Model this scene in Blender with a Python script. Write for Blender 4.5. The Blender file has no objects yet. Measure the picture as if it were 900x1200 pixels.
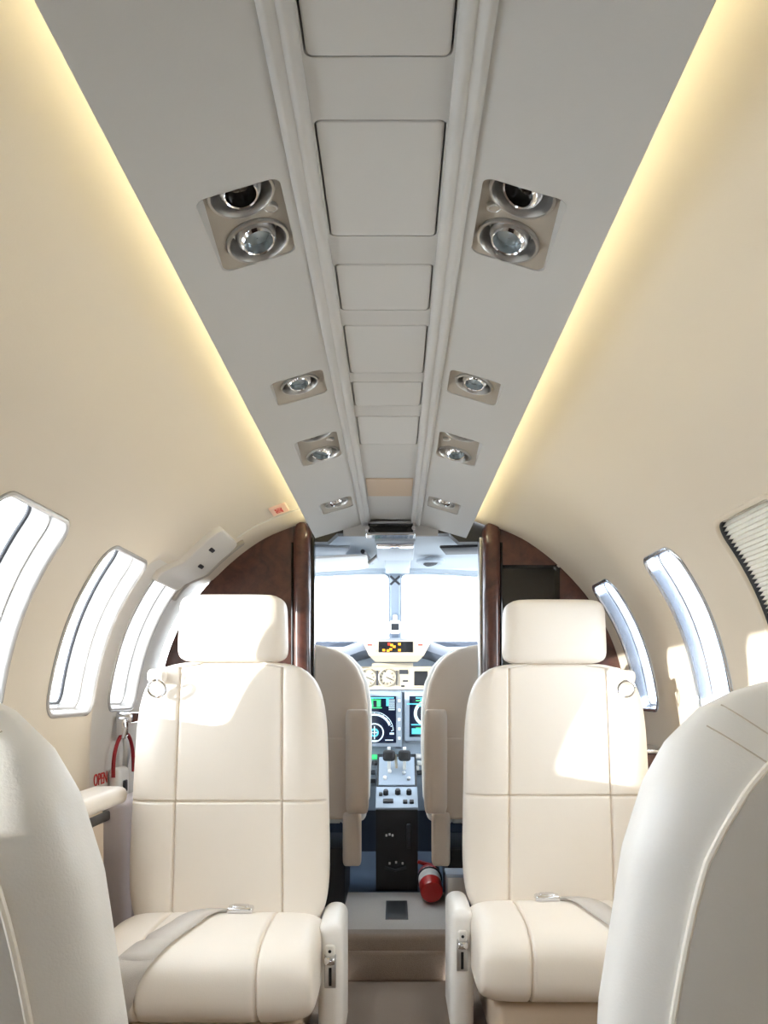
import bpy, bmesh, math, random
import numpy as np
from mathutils import Vector, Matrix
from mathutils.geometry import delaunay_2d_cdt

random.seed(7)
scene = bpy.context.scene
COL = scene.collection
H = 0.95            # eye height above the aisle carpet; z below is measured from eye level

# ------------------------------------------------------------------ camera
cam_d = bpy.data.cameras.new('camera')
cam = bpy.data.objects.new('camera', cam_d)
COL.objects.link(cam)
cam.location = (0, 0, H)
cam.rotation_euler = (math.radians(90), 0, 0)
cam_d.sensor_fit = 'VERTICAL'
cam_d.sensor_height = 36.0
cam_d.lens = 36.0 * 1110 / 1200
cam_d.shift_x = -13 / 1200
cam_d.shift_y = 210 / 1200
cam_d.clip_start = 0.02
scene.camera = cam

# ------------------------------------------------------------------ sky, sun, exposure
w = bpy.data.worlds.new('hazy_sky'); scene.world = w
w.use_nodes = True
bg = w.node_tree.nodes['Background']
bg.inputs['Color'].default_value = (0.93, 0.97, 1.0, 1)
bg.inputs['Strength'].default_value = 9.5
sun_d = bpy.data.lights.new('sun', 'SUN')
sun_d.energy = 8.0
sun_d.angle = math.radians(0.53)
sun_d.color = (1.0, 0.95, 0.86)
sun = bpy.data.objects.new('sun', sun_d); COL.objects.link(sun)
sun.rotation_euler = Vector((1.0, 0.52, -0.15)).to_track_quat('-Z', 'Y').to_euler()
sun.location = (-6, -3, 3)
COVE = 18.0
vs = scene.view_settings
vs.view_transform = 'Standard'; vs.look = 'None'; vs.gamma = 1.0; vs.exposure = 0.18
vs.use_curve_mapping = False
try:
    scene.cycles.max_bounces = 14
    scene.cycles.diffuse_bounces = 8
    scene.cycles.transparent_max_bounces = 12
    scene.cycles.sample_clamp_indirect = 12
except Exception:
    pass

# ------------------------------------------------------------------ materials
def lin(c):
    c = c / 255.0
    return c / 12.92 if c <= 0.04045 else ((c + 0.055) / 1.055) ** 2.4
def rgb(r, g, b): return (lin(r), lin(g), lin(b), 1)

def mat(name, col, rough=0.5, metal=0.0, bump=0.0, bscale=200.0, var=0.0, vscale=4.0, coat=0.0, emit=None, estr=0.0, sheen=0.0):
    m = bpy.data.materials.new(name); m.use_nodes = True
    nt = m.node_tree; b = nt.nodes['Principled BSDF']
    b.inputs['Base Color'].default_value = col
    b.inputs['Roughness'].default_value = rough
    b.inputs['Metallic'].default_value = metal
    b.inputs['Coat Weight'].default_value = coat
    b.inputs['Coat Roughness'].default_value = 0.06
    b.inputs['Sheen Weight'].default_value = sheen
    if emit:
        b.inputs['Emission Color'].default_value = emit
        b.inputs['Emission Strength'].default_value = estr
    tc = nt.nodes.new('ShaderNodeTexCoord')
    if var:
        n = nt.nodes.new('ShaderNodeTexNoise'); n.inputs['Scale'].default_value = vscale; n.inputs['Detail'].default_value = 4
        nt.links.new(tc.outputs['Object'], n.inputs['Vector'])
        mx = nt.nodes.new('ShaderNodeMix'); mx.data_type = 'RGBA'
        mx.inputs[6].default_value = tuple(c * (1 - var) for c in col[:3]) + (1,)
        mx.inputs[7].default_value = tuple(min(1, c * (1 + var)) for c in col[:3]) + (1,)
        nt.links.new(n.outputs['Fac'], mx.inputs[0]); nt.links.new(mx.outputs[2], b.inputs['Base Color'])
    if bump:
        n2 = nt.nodes.new('ShaderNodeTexNoise'); n2.inputs['Scale'].default_value = bscale; n2.inputs['Detail'].default_value = 3
        nt.links.new(tc.outputs['Object'], n2.inputs['Vector'])
        bp = nt.nodes.new('ShaderNodeBump'); bp.inputs['Strength'].default_value = bump; bp.inputs['Distance'].default_value = 0.002
        nt.links.new(n2.outputs['Fac'], bp.inputs['Height']); nt.links.new(bp.outputs['Normal'], b.inputs['Normal'])
    return m

def wood(name, c0, c1):
    m = mat(name, c0, 0.28, coat=0.5)
    nt = m.node_tree; b = nt.nodes['Principled BSDF']
    tc = nt.nodes.new('ShaderNodeTexCoord')
    n = nt.nodes.new('ShaderNodeTexNoise'); n.inputs['Scale'].default_value = 9; n.inputs['Detail'].default_value = 6; n.inputs['Distortion'].default_value = 2.2
    n2 = nt.nodes.new('ShaderNodeTexNoise'); n2.inputs['Scale'].default_value = 55; n2.inputs['Detail'].default_value = 5; n2.inputs['Distortion'].default_value = 1.0
    ad = nt.nodes.new('ShaderNodeMath'); ad.operation = 'MULTIPLY_ADD'; ad.inputs[1].default_value = 0.35
    r = nt.nodes.new('ShaderNodeValToRGB')
    r.color_ramp.elements[0].position = 0.42; r.color_ramp.elements[0].color = c0
    r.color_ramp.elements[1].position = 0.88; r.color_ramp.elements[1].color = c1
    nt.links.new(tc.outputs['Object'], n.inputs['Vector']); nt.links.new(tc.outputs['Object'], n2.inputs['Vector'])
    nt.links.new(n2.outputs['Fac'], ad.inputs[0]); nt.links.new(n.outputs['Fac'], ad.inputs[2])
    nt.links.new(ad.outputs[0], r.inputs[0]); nt.links.new(r.outputs[0], b.inputs['Base Color'])
    return m

def glass(name, tint=(0.93, 0.97, 1.0, 1)):
    m = bpy.data.materials.new(name); m.use_nodes = True
    nt = m.node_tree; nt.nodes.remove(nt.nodes['Principled BSDF'])
    out = nt.nodes['Material Output']
    t = nt.nodes.new('ShaderNodeBsdfTransparent'); t.inputs[0].default_value = tint
    g = nt.nodes.new('ShaderNodeBsdfGlossy'); g.inputs['Roughness'].default_value = 0.02
    lw = nt.nodes.new('ShaderNodeLayerWeight'); lw.inputs['Blend'].default_value = 0.25
    mp = nt.nodes.new('ShaderNodeMath'); mp.operation = 'MULTIPLY'; mp.inputs[1].default_value = 0.45
    mx = nt.nodes.new('ShaderNodeMixShader')
    nt.links.new(lw.outputs['Fresnel'], mp.inputs[0]); nt.links.new(mp.outputs[0], mx.inputs[0])
    nt.links.new(t.outputs[0], mx.inputs[1]); nt.links.new(g.outputs[0], mx.inputs[2]); nt.links.new(mx.outputs[0], out.inputs['Surface'])
    return m

LEATHER = mat('cream_leather', rgb(241, 234, 225), 0.42, bump=0.12, bscale=450, var=0.02, vscale=6)
LEATHER_W = mat('pale_leather', rgb(238, 236, 233), 0.40, bump=0.12, bscale=450, var=0.02, vscale=6)
LEATHER_T = mat('tan_leather', rgb(220, 200, 178), 0.5, bump=0.12, bscale=400, var=0.03)
BACKPANEL = mat('grey_vinyl', rgb(206, 202, 196), 0.5, bump=0.1, bscale=350)
PIPING = mat('piping_thread', rgb(246, 240, 230), 0.5)
SEAM = mat('seam_thread', rgb(196, 186, 172), 0.7)
WALL = mat('beige_liner', rgb(210, 199, 182), 0.55, bump=0.06, bscale=250, var=0.015, vscale=3)
DOORM = mat('door_paint', rgb(210, 205, 197), 0.5, bump=0.04, bscale=250)
DOORG = mat('grey_door_panel', rgb(196, 188, 190), 0.5, bump=0.04, bscale=250)
CEIL = mat('ceiling_liner', rgb(183, 182, 179), 0.55, bump=0.05, bscale=260, var=0.012, vscale=3)
PANEL = mat('panel_liner', rgb(187, 186, 183), 0.5, bump=0.05, bscale=260)
PLATE = mat('satin_bronze_plate', rgb(170, 162, 150), 0.45, metal=0.15)
TANP = mat('tan_placard', rgb(188, 164, 136), 0.5)
CHROME = mat('chrome', rgb(225, 226, 230), 0.10, metal=1.0)
BRUSHED = mat('brushed_steel', rgb(200, 200, 200), 0.3, metal=1.0)
FRAME = mat('window_plastic', rgb(186, 184, 182), 0.25, metal=0.3, coat=0.2)
SOCKET = mat('satin_socket', rgb(182, 180, 176), 0.30, metal=0.9)
SATIN = mat('satin_chrome', rgb(206, 212, 222), 0.16, metal=0.9)
SHADE = mat('pleated_shade', rgb(240, 238, 232), 0.8)
GLASS = glass('window_glass')
LENS = mat('lens_glass', rgb(150, 160, 165), 0.08, metal=0.3, coat=0.6)
BLACK = mat('black_plastic', rgb(26, 26, 30), 0.45)
GLOSSBLACK = mat('black_gloss', rgb(20, 18, 18), 0.15, coat=0.4)
DARKGREY = mat('charcoal', rgb(58, 60, 66), 0.5)
WOOD = wood('burl_veneer', rgb(52, 28, 25), rgb(96, 58, 48))
CARPET = mat('beige_carpet', rgb(150, 134, 120), 0.95, bump=0.9, bscale=500, var=0.12, vscale=160, sheen=0.2)
CARPET_SHADE = mat('shade_tinted_carpet', rgb(96, 112, 134), 0.95, bump=0.8, bscale=500, var=0.12, vscale=150)  # bluish shadow on the cockpit floor is put into this carpet colour
GREYSTEP = mat('step_carpet', rgb(196, 190, 184), 0.95, bump=0.7, bscale=500, var=0.10, vscale=150)
COCKPIT = mat('cockpit_liner', rgb(188, 198, 208), 0.55, bump=0.04, bscale=250)
GLARE = mat('glareshield_vinyl', rgb(74, 80, 92), 0.6, bump=0.15, bscale=350)
PANELG = mat('instrument_panel_paint', rgb(150, 162, 176), 0.5)
PANELC = mat('instrument_panel_cream', rgb(196, 184, 164), 0.5)
DARKSCR = mat('display_glass', rgb(16, 22, 38), 0.12, emit=rgb(14, 24, 48), estr=0.6)
GW = mat('display_white', rgb(200, 215, 225), 0.4, emit=rgb(190, 220, 235), estr=0.8)
GG = mat('display_green', rgb(60, 190, 110), 0.4, emit=rgb(60, 210, 120), estr=0.9)
GC = mat('display_cyan', rgb(80, 170, 190), 0.4, emit=rgb(80, 180, 200), estr=0.8)
AMBER = mat('amber_light', rgb(240, 150, 30), 0.4, emit=rgb(255, 150, 30), estr=0.9)
REDL = mat('red_light', rgb(220, 40, 30), 0.4, emit=rgb(255, 50, 30), estr=0.8)
REDP = mat('red_paint', rgb(190, 34, 30), 0.3, coat=0.3)
REDC = mat('red_cord', rgb(150, 26, 34), 0.7)
WHITEP = mat('white_plastic', rgb(236, 234, 230), 0.35)
FLEECE = mat('white_fleece', rgb(240, 238, 232), 0.95, bump=0.6, bscale=300)
BELT = mat('grey_webbing', rgb(210, 205, 200), 0.75, bump=0.5, bscale=700)
SIGNP = mat('sign_face', rgb(240, 206, 186), 0.4)
REDT = mat('red_lettering', rgb(196, 40, 34), 0.6)
COVEM = mat('cove_lamp_diffuser', rgb(255, 240, 190), 0.5, emit=(1.0, 0.92, 0.60, 1), estr=COVE)
BASEM = mat('seat_base_vinyl', rgb(196, 178, 158), 0.6, bump=0.1, bscale=300)

# ------------------------------------------------------------------ building helpers
class MB:
    def __init__(s): s.v = []; s.f = []
    def add(s, v, f):
        o = len(s.v); s.v += [tuple(p) for p in v]; s.f += [tuple(i + o for i in q) for q in f]; return s
    def box(s, c, size, bevel=0.0, seg=3, rot=None):
        bm = bmesh.new(); bmesh.ops.create_cube(bm, size=1.0)
        for q in bm.verts: q.co = Vector((q.co.x * size[0], q.co.y * size[1], q.co.z * size[2]))
        if bevel: bmesh.ops.bevel(bm, geom=bm.edges[:], offset=min(bevel, min(size) * 0.49), segments=seg, profile=0.5, affect='EDGES')
        R = rot.to_matrix() if hasattr(rot, 'to_matrix') else (rot or Matrix.Identity(3))
        bm.verts.index_update()
        s.add([R @ q.co + Vector(c) for q in bm.verts], [[q.index for q in f.verts] for f in bm.faces]); bm.free(); return s
    def tube(s, pts, r, n=10, closed=False):
        pts = [Vector(p) for p in pts]; rings = []; N = len(pts); up = None
        for i, p in enumerate(pts):
            a = pts[(i - 1) % N] if (closed or i > 0) else p
            b = pts[(i + 1) % N] if (closed or i < N - 1) else p
            t = (b - a).normalized()
            if up is None:
                up = Vector((0, 0, 1)) if abs(t.z) < 0.9 else Vector((1, 0, 0))
            u = (up - t * up.dot(t)).normalized(); vv = t.cross(u); up = u
            rr = r[i] if isinstance(r, (list, tuple)) else r
            rings.append([p + (u * math.cos(k * 2 * math.pi / n) + vv * math.sin(k * 2 * math.pi / n)) * rr for k in range(n)])
        return s.loft(rings, cap=not closed, closed=closed)
    def loft(s, rings, cap=True, closed=False):
        n = len(rings[0]); v = [p for r in rings for p in r]; f = []
        R = len(rings)
        for i in range(R if closed else R - 1):
            j = (i + 1) % R
            for k in range(n):
                l = (k + 1) % n
                f.append((i * n + k, i * n + l, j * n + l, j * n + k))
        if cap:
            for ri, rev in ((0, True), (R - 1, False)):
                c = sum((Vector(p) for p in rings[ri]), Vector()) / n
                ci = len(v); v.append(c)
                for k in range(n):
                    l = (k + 1) % n
                    f.append((ci, ri * n + l, ri * n + k) if rev else (ci, ri * n + k, ri * n + l))
        return s.add(v, f)
    def lathe(s, prof, c, axis=(0, 0, 1), n=28, cap=True):
        a = Vector(axis).normalized(); t = Vector((1, 0, 0)) if abs(a.x) < 0.9 else Vector((0, 1, 0))
        u = (t - a * t.dot(a)).normalized(); q = a.cross(u); c = Vector(c)
        return s.loft([[c + a * h + (u * math.cos(k * 2 * math.pi / n) + q * math.sin(k * 2 * math.pi / n)) * r for k in range(n)] for r, h in prof], cap=cap)
    def prism(s, poly, off):
        off = Vector(off); a = [Vector(p) for p in poly]; n = len(a)
        v = a + [p + off for p in a]
        f = [tuple(range(n))[::-1], tuple(range(n, 2 * n))] + [(k, (k + 1) % n, n + (k + 1) % n, n + k) for k in range(n)]
        return s.add(v, f)

ORI = {}
def build(mb, name, m, parent=None, smooth=True, angle=38, **props):
    if isinstance(mb, tuple): q = MB(); q.add(*mb); mb = q
    vv = np.array([tuple(p) for p in mb.v], dtype=float)
    if parent is None:
        lo, hi = vv.min(0), vv.max(0); o = np.array([(lo[0] + hi[0]) / 2, (lo[1] + hi[1]) / 2, lo[2]])
    else: o = np.array(ORI[parent.name])
    me = bpy.data.meshes.new(name); me.from_pydata((vv - o).tolist(), [], mb.f); me.update()
    bm = bmesh.new(); bm.from_mesh(me); bmesh.ops.recalc_face_normals(bm, faces=bm.faces[:]); bm.to_mesh(me); bm.free()
    if smooth:
        me.polygons.foreach_set('use_smooth', [True] * len(me.polygons))
        me.set_sharp_from_angle(angle=math.radians(angle))
    me.materials.append(m)
    ob = bpy.data.objects.new(name, me); COL.objects.link(ob)
    ORI[ob.name] = tuple(o)
    if parent is None: ob.location = (o[0], o[1], o[2] + H)
    else: ob.parent = parent
    for k, v in props.items(): ob[k] = v
    return ob
def thing(name, label, cat, loc, group=None):
    o = bpy.data.objects.new(name, None); COL.objects.link(o); o.empty_display_size = 0.05
    o.location = (loc[0], loc[1], loc[2] + H); ORI[o.name] = tuple(loc)
    o['label'] = label; o['category'] = cat
    if group: o['group'] = group
    return o
def struct(mb, name, m, **k):
    o = build(mb, name, m, **k); o['kind'] = 'structure'; return o

def text(body, size, loc, ux, uy, m, parent, name='lettering', depth=0.0006):
    cu = bpy.data.curves.new('t', 'FONT'); cu.body = body; cu.size = size; cu.align_x = 'CENTER'; cu.align_y = 'CENTER'; cu.extrude = depth
    to = bpy.data.objects.new('t', cu); COL.objects.link(to)
    dg = bpy.context.evaluated_depsgraph_get()
    me = bpy.data.meshes.new_from_object(to.evaluated_get(dg))
    ux = Vector(ux).normalized(); uy = Vector(uy).normalized(); uz = ux.cross(uy); loc = Vector(loc)
    vs_ = [loc + ux * q.co.x + uy * q.co.y + uz * q.co.z for q in me.vertices]; fs = [tuple(p.vertices) for p in me.polygons]
    bpy.data.objects.remove(to); bpy.data.curves.remove(cu); bpy.data.meshes.remove(me)
    mb = MB(); mb.add(vs_, fs); return build(mb, name, m, parent, smooth=False)

def rrect(u0, u1, v0, v1, r, n=8):
    out = []
    for (cu, cv, a0) in ((u1 - r, v1 - r, 0), (u0 + r, v1 - r, 90), (u0 + r, v0 + r, 180), (u1 - r, v0 + r, 270)):
        for k in range(n + 1):
            a = math.radians(a0 + 90 * k / n); out.append((cu + r * math.cos(a), cv + r * math.sin(a)))
    return densify(out)
def densify(p, step=0.025):
    out = []
    for i, a in enumerate(p):
        b = p[(i + 1) % len(p)]; d = math.dist(a, b); k = max(1, int(d / step))
        for j in range(k): out.append((a[0] + (b[0] - a[0]) * j / k, a[1] + (b[1] - a[1]) * j / k))
    return out
def normals2(p):
    n = len(p); out = []
    for i in range(n):
        a, b = p[i - 1], p[(i + 1) % n]; dx, dy = b[0] - a[0], b[1] - a[1]; l = math.hypot(dx, dy) or 1
        out.append((dy / l, -dx / l))     # outward for a counter-clockwise loop
    return out
def inside(pt, poly):
    x, y = pt; c = False; n = len(poly); j = n - 1
    for i in range(n):
        xi, yi = poly[i]; xj, yj = poly[j]
        if (yi > y) != (yj > y) and x < (xj - xi) * (y - yi) / (yj - yi) + xi: c = not c
        j = i
    return c
def holed(us, vs_, holes, fn, keep=None):
    """A surface fn(u, v) over a grid, with true openings where the loops in holes are."""
    pts = []; edges = []
    boxes = [(min(p[0] for p in h), max(p[0] for p in h), min(p[1] for p in h), max(p[1] for p in h)) for h in holes]
    for h in holes:
        o = len(pts); pts += [Vector(p) for p in h]; edges += [(o + i, o + (i + 1) % len(h)) for i in range(len(h))]
    mg = 0.004
    for u in us:
        for v in vs_:
            if any(b[0] - mg < u < b[1] + mg and b[2] - mg < v < b[3] + mg for b in boxes): continue
            pts.append(Vector((u, v)))
    r = delaunay_2d_cdt(pts, edges, [], 0, 1e-6)
    V = r[0]; F = []
    for f in r[2]:
        c = (sum(V[i].x for i in f) / len(f), sum(V[i].y for i in f) / len(f))
        if any(b[0] < c[0] < b[1] and b[2] < c[1] < b[3] and inside(c, h) for b, h in zip(boxes, holes)): continue
        if keep and not keep(*c): continue
        F.append(tuple(f))
    used = sorted({i for f in F for i in f}); ix = {a: k for k, a in enumerate(used)}
    mb = MB(); mb.add([fn(V[i].x, V[i].y, 0) for i in used], [tuple(ix[i] for i in f) for f in F]); return mb
def sweep(loop, prof, fn):
    nn = normals2(loop); mb = MB()
    rings = [[fn(p[0] + q[0] * o, p[1] + q[1] * o, h) for p, q in zip(loop, nn)] for o, h in prof]
    return mb.loft(rings, cap=False)
def filled(loop, fn, h, inset=0.0, rings=5):
    nn = normals2(loop); lp = [(p[0] - q[0] * inset, p[1] - q[1] * inset) for p, q in zip(loop, nn)]
    cu = sum(p[0] for p in lp) / len(lp); cv = sum(p[1] for p in lp) / len(lp); mb = MB()
    rs = [[fn(cu + (p[0] - cu) * k, cv + (p[1] - cv) * k, h) for p in lp] for k in [1 - i / rings for i in range(rings)]]
    v = [p for r in rs for p in r]; n = len(lp); f = []
    for i in range(rings - 1):
        for k in range(n): l = (k + 1) % n; f.append((i * n + k, i * n + l, (i + 1) * n + l, (i + 1) * n + k))
    v.append(fn(cu, cv, h)); c = len(v) - 1
    f += [((rings - 1) * n + k, (rings - 1) * n + (k + 1) % n, c) for k in range(n)]
    return mb.add(v, f)
def slab(loop, fn, h0, h1, edge=0.002):
    """A raised plate over fn with a softened rim: from h0 up to h1 (towards the cabin)."""
    mb = sweep(loop, [(0, h0), (0, h1 - edge), (-edge * 0.3, h1 - edge * 0.3), (-edge, h1)], fn)
    t = filled(loop, fn, h1, edge); mb.add(t.v, t.f); return mb

def sm(a, b, x):
    t = min(1, max(0, (x - a) / (b - a))); return t * t * (3 - 2 * t)
def spw(x, e): return math.copysign(abs(x) ** e, x)

# ------------------------------------------------------------------ cabin shell
CX = -0.006
PROF = [(0.0, .600), (.10, .594), (.19, .572), (.26, .541), (.327, .518), (.397, .489), (.451, .456), (.505, .414), (.559, .363), (.615, .298),
        (.662, .225), (.697, .15), (.722, .07), (.740, -.02), (.750, -.12), (.752, -.25), (.742, -.40), (.716, -.58), (.670, -.80)]
def catmull(P, k=8):
    out = []; P = [Vector(p) for p in P]; Q = [2 * P[0] - P[1]] + P + [2 * P[-1] - P[-2]]
    for i in range(1, len(Q) - 2):
        for j in range(k):
            t = j / k; a, b, c, d = Q[i - 1], Q[i], Q[i + 1], Q[i + 2]
            out.append(0.5 * ((2 * b) + (c - a) * t + (2 * a - 5 * b + 4 * c - d) * t * t + (3 * b - a - 3 * c + d) * t ** 3))
    return out + [P[-1]]
PP = catmull(PROF); SS = [0.0]
for a, b in zip(PP, PP[1:]): SS.append(SS[-1] + (b - a).length)
SMAX = SS[-1]
PX = np.array([p[0] for p in PP]); PZ = np.array([p[1] for p in PP]); SA = np.array(SS)
TX = np.gradient(PX, SA); TZ = np.gradient(PZ, SA)
def s_at_z(z): return float(np.interp(-z, -PZ, SA))
S34, S28 = s_at_z(.36), s_at_z(.30)
DOOR_Y = 2.44
def wall_fn(side):
    def fn(Y, s, h):
        s = min(max(s, 0), SMAX)
        x = float(np.interp(s, SA, PX)); z = float(np.interp(s, SA, PZ)); tx = float(np.interp(s, SA, TX)); tz = float(np.interp(s, SA, TZ))
        l = math.hypot(tx, tz); nx, nz = tz / l, -tx / l          # towards the inside
        if side < 0: h = h - 0.03 * sm(2.33, DOOR_Y, Y) * sm(S34, S28, s)
        return Vector((CX + side * (x + nx * h), Y, z + nz * h))
    return fn
WL, WR = wall_fn(-1), wall_fn(1)
YB, YF = -1.45, 3.02
s_t, s_b = s_at_z(.315), s_at_z(-.055)
win = []      # side, y0, y1
for y0, y1 in ((2.56, 2.83), (2.03, 2.34), (1.47, 1.79), (.92, 1.23), (.37, .68), (-.18, .13)): win.append((-1, y0, y1))
for y0, y1 in ((2.64, 2.88), (2.05, 2.29), (1.49, 1.79), (.92, 1.23), (.37, .68), (-.18, .13)): win.append((1, y0, y1))
loops = {i: rrect(y0, y1, s_t, s_b, .045) for i, (sd, y0, y1) in enumerate(win)}
us = list(np.arange(YB, 2.30, .06)) + list(np.arange(2.30, 2.46, .012)) + list(np.arange(2.46, YF, .05)) + [YF]
vs_g = list(np.linspace(0, SMAX, 70)); vs_g += list(np.linspace(S34, S28, 8)[1:-1])
HL = [loops[i] for i in range(len(win)) if win[i][0] < 0]; HR = [loops[i] for i in range(len(win)) if win[i][0] > 0]
s_door = s_at_z(.33)
isdoor = lambda Y, s: Y > DOOR_Y and s > s_door
wall_left = struct(holed(us, vs_g, HL, WL, keep=lambda Y, s: not isdoor(Y, s)), 'wall_left', WALL, angle=60)
door = struct(holed(us, vs_g, HL, WL, keep=isdoor), 'door_1', DOORM, angle=60)
wall_right = struct(holed(list(np.arange(YB, YF, .06)) + [YF], list(np.linspace(0, SMAX, 70)), HR, WR), 'wall_right', WALL, angle=60)

for i, (sd, y0, y1) in enumerate(win):
    fn = WL if sd < 0 else WR; lp = loops[i]
    fr = struct(sweep(lp, [(.005, -.002), (.005, .002), (.002, .0045), (-.002, .005), (-.005, .003), (-.006, -.002)], fn), 'window_%d' % (i + 1), FRAME if sd < 0 else (WALL if abs(y0 - 1.49) < .01 else SATIN), angle=70)
    build(sweep(lp, [(-.006, -.002), (-.008, -.022), (-.0085, -.030), (-.013, -.032), (-.014, -.052), (-.0145, -.074)], fn), 'reveal', FRAME if sd < 0 else (DARKGREY if abs(y0 - 1.49) < .01 else SATIN), fr, angle=50)  # charcoal beside the drawn blind paints in the shadow gap at its edge
    build(sweep(lp, [(-.010, -.070), (-.018, -.071), (-.0195, -.074), (-.018, -.078)], fn), 'gasket', DARKGREY, fr, angle=60)
    build(filled(lp, fn, -.075, .014), 'pane', GLASS, fr)
    if sd > 0 and abs(y0 - 1.49) < .01 or (sd > 0 and y0 < .5):
        g = MB(); n = 46; m_ = 2; V = []; F = []
        for k in range(2 * n + 1):
            s = s_t + .004 + (s_b - s_t - .008) * k / (2 * n); hh = -.012 + (.0045 if k % 2 else -.0045)
            V += [fn(y0 + .006, s, hh), fn(y1 - .006, s, hh)]
            if k: F.append((2 * k - 2, 2 * k - 1, 2 * k + 1, 2 * k))
        g.add(V, F); build(g, 'pleated_shade', SHADE, fr, angle=15)

# door fittings (they belong to the door)
def patch_loop(Y0, Y1, z0, z1, r): return rrect(Y0, Y1, s_at_z(z1), s_at_z(z0), r, 6)
hinge = build(slab(patch_loop(2.53, 2.815, .285, .445, .03), WL, -.004, .016, .006), 'hinge_cover', DOORM, wall_left, label='raised grey hinge cover with two slots above the entry door')
build(slab(rrect(2.835, 2.865, s_at_z(.455), s_at_z(.26), .012, 5), WL, -.002, .012, .004), 'hinge_bracket', PLATE, wall_left)
for yy, zz in ((2.64, .405), (2.69, .365)):
    build(slab(rrect(yy - .028, yy + .028, s_at_z(zz) - .006, s_at_z(zz) + .006, .005, 4), WL, .012, .0172, .001), 'slot', BLACK, hinge)
step_panel = build(MB().box((-.737, 2.73, -.54), (.07, .52, .50), .02), 'step_panel', DOORG, door)
build(MB().box((-.698, 2.66, -.53), (.006, .34, .34), .003), 'recess', DARKGREY, step_panel) if False else None
pk = build(MB().box((-.706, 2.70, -.54), (.025, .36, .36), .012), 'inner_tray', DOORG, step_panel)
build(MB().lathe([(.0, .012), (.022, .012), (.026, .006), (.026, -.01)], (-.694, 2.57, -.66), (1, 0, 0)), 'round_latch', BRUSHED, step_panel)
# latch, cord, handle
lx = lambda Y, z, h=0.0: WL(Y, s_at_z(z), h)
mb = MB().box(lx(2.70, -.075, .022), (.05, .10, .03), .008); mb.box(lx(2.64, -.10, .024), (.03, .03, .055), .008); mb.tube([lx(2.64, -.08, .03), lx(2.62, -.10, .04), lx(2.62, -.13, .035)], .006)
latch = build(mb, 'latch', CHROME, door)
cp = [lx(2.675 - .10 * math.cos(a), -.235 + .115 * math.sin(a) ** .8, .022) for a in np.linspace(0, math.pi, 25)]
build(MB().tube(cp, .0055, 8), 'pull_cord', REDC, door, label='red pull cord')
build(MB().tube([lx(2.68, -.12, .02), lx(2.68, -.17, .028), lx(2.68, -.25, .02)], [.006, .010, .006], 8), 'pull_rod', BRUSHED, door)
hd = build(MB().box(lx(2.635, -.255, .020), (.034, .095, .090), .014), 'release_handle', WHITEP, door)
build(MB().box(lx(2.625, -.262, .040), (.006, .030, .032), .003), 'keyway', BLACK, hd)
text('OPEN', .045, lx(2.53, -.235, .002), (0, 1, 0), (0, 0, 1), REDT, door)

# overhead seam trims on the liner
struct(MB().tube([WL(2.775, s, .001) for s in np.linspace(s_at_z(.55), s_at_z(.45), 16)], .0035, 8), 'trim_1', DOORM)

# exit sign above the door
L = rrect(2.64, 2.74, s_at_z(.527), s_at_z(.510), .004, 4)
sgn = thing('exit_sign', 'small pale lit plate with red lettering on the left wall below the cove light', 'sign', WL(2.69, s_at_z(.518), 0))
build(slab(L, WL, -.002, .006, .002), 'sign_face', SIGNP, sgn)
nrm = (WL(2.69, s_at_z(.518), .01) - WL(2.69, s_at_z(.518), 0)).normalized()
ux_ = Vector((0, 1, 0)); uy_ = nrm.cross(ux_)
text('EXIT', .030, WL(2.69, s_at_z(.518), .0065), ux_, uy_, REDT, sgn)

# ------------------------------------------------------------------ ceiling
CC = -0.0140; CE = .238
def ceil_z(x):      # x from the cabin centre line; soft crown, raised rails
    a = abs(x); return .534 if a < .066 else .534 - (a - .066) / (CE - .066) * .051
def CF(Y, x, h):    # h towards the cabin (down)
    return Vector((CC + x, Y, ceil_z(x) - h))
YE = 2.99
units = []    # side, y0, y1, lenses
for sd in (-1, 1):
    units += [(sd, .962, 1.126, 2), (sd, 1.535, 1.655, 1), (sd, 1.90, 2.10, 2), (sd, 2.53, 2.67, 1)]
def ux01(sd): return (-.190, -.104) if sd < 0 else (.104, .190)
unit_loops = [rrect(y0, y1, *ux01(sd), .012, 5) for sd, y0, y1, n in units]
hatches = [(-1.3, -.72), (-.68, -.12), (-.06, .34), (.40, .798), (.885, 1.112), (1.184, 1.328), (1.381, 1.59), (1.634, 1.772), (1.838, 2.05)]
hl = [rrect(y0, y1, -.0625, .0625, .008, 4) for y0, y1 in hatches]
xs = [-.060, -.03, 0, .03, .060]; xs = sorted(set(xs + [-.0655, .0655]))
xg = [round(s * q, 4) for s in (-1, 1) for q in (.066, .09, .20, CE)] + [-.045, -.02, 0, .02, .045]
ceiling = struct(holed(list(np.arange(YB, YE, .05)) + [YE], sorted(set(xg)), unit_loops + hl, CF), 'ceiling', CEIL, angle=30)
for s in (-1, 1):   # turned-up lips along both cove edges
    r0 = [(s * CE, 0), (s * (CE + .002), -.003), (s * (CE - .001), -.012), (s * (CE - .012), -.014)]
    build(MB().loft([[Vector((CC + x, Y, ceil_z(CE) - h)) for x, h in r0 + [(s * (CE - .012), -.006)]] for Y in np.linspace(YB, YE, 12)]), 'edge_lip', CEIL, ceiling)
for s in (-1, 1):
    rp = [(.064, -.004), (.0645, .004), (.068, .0085), (.072, .0095), (.0755, .0080), (.078, .0055), (.082, .0055), (.085, .0080), (.088, .0075), (.0915, .004), (.094, -.002), (.079, -.006)]
    build(MB().loft([[Vector((CC + s * x, Y, ceil_z(x) - h)) for x, h in rp] for Y in np.linspace(YB, YE, 24)]), 'ceiling_rail', PANEL, ceiling, angle=50)
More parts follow.
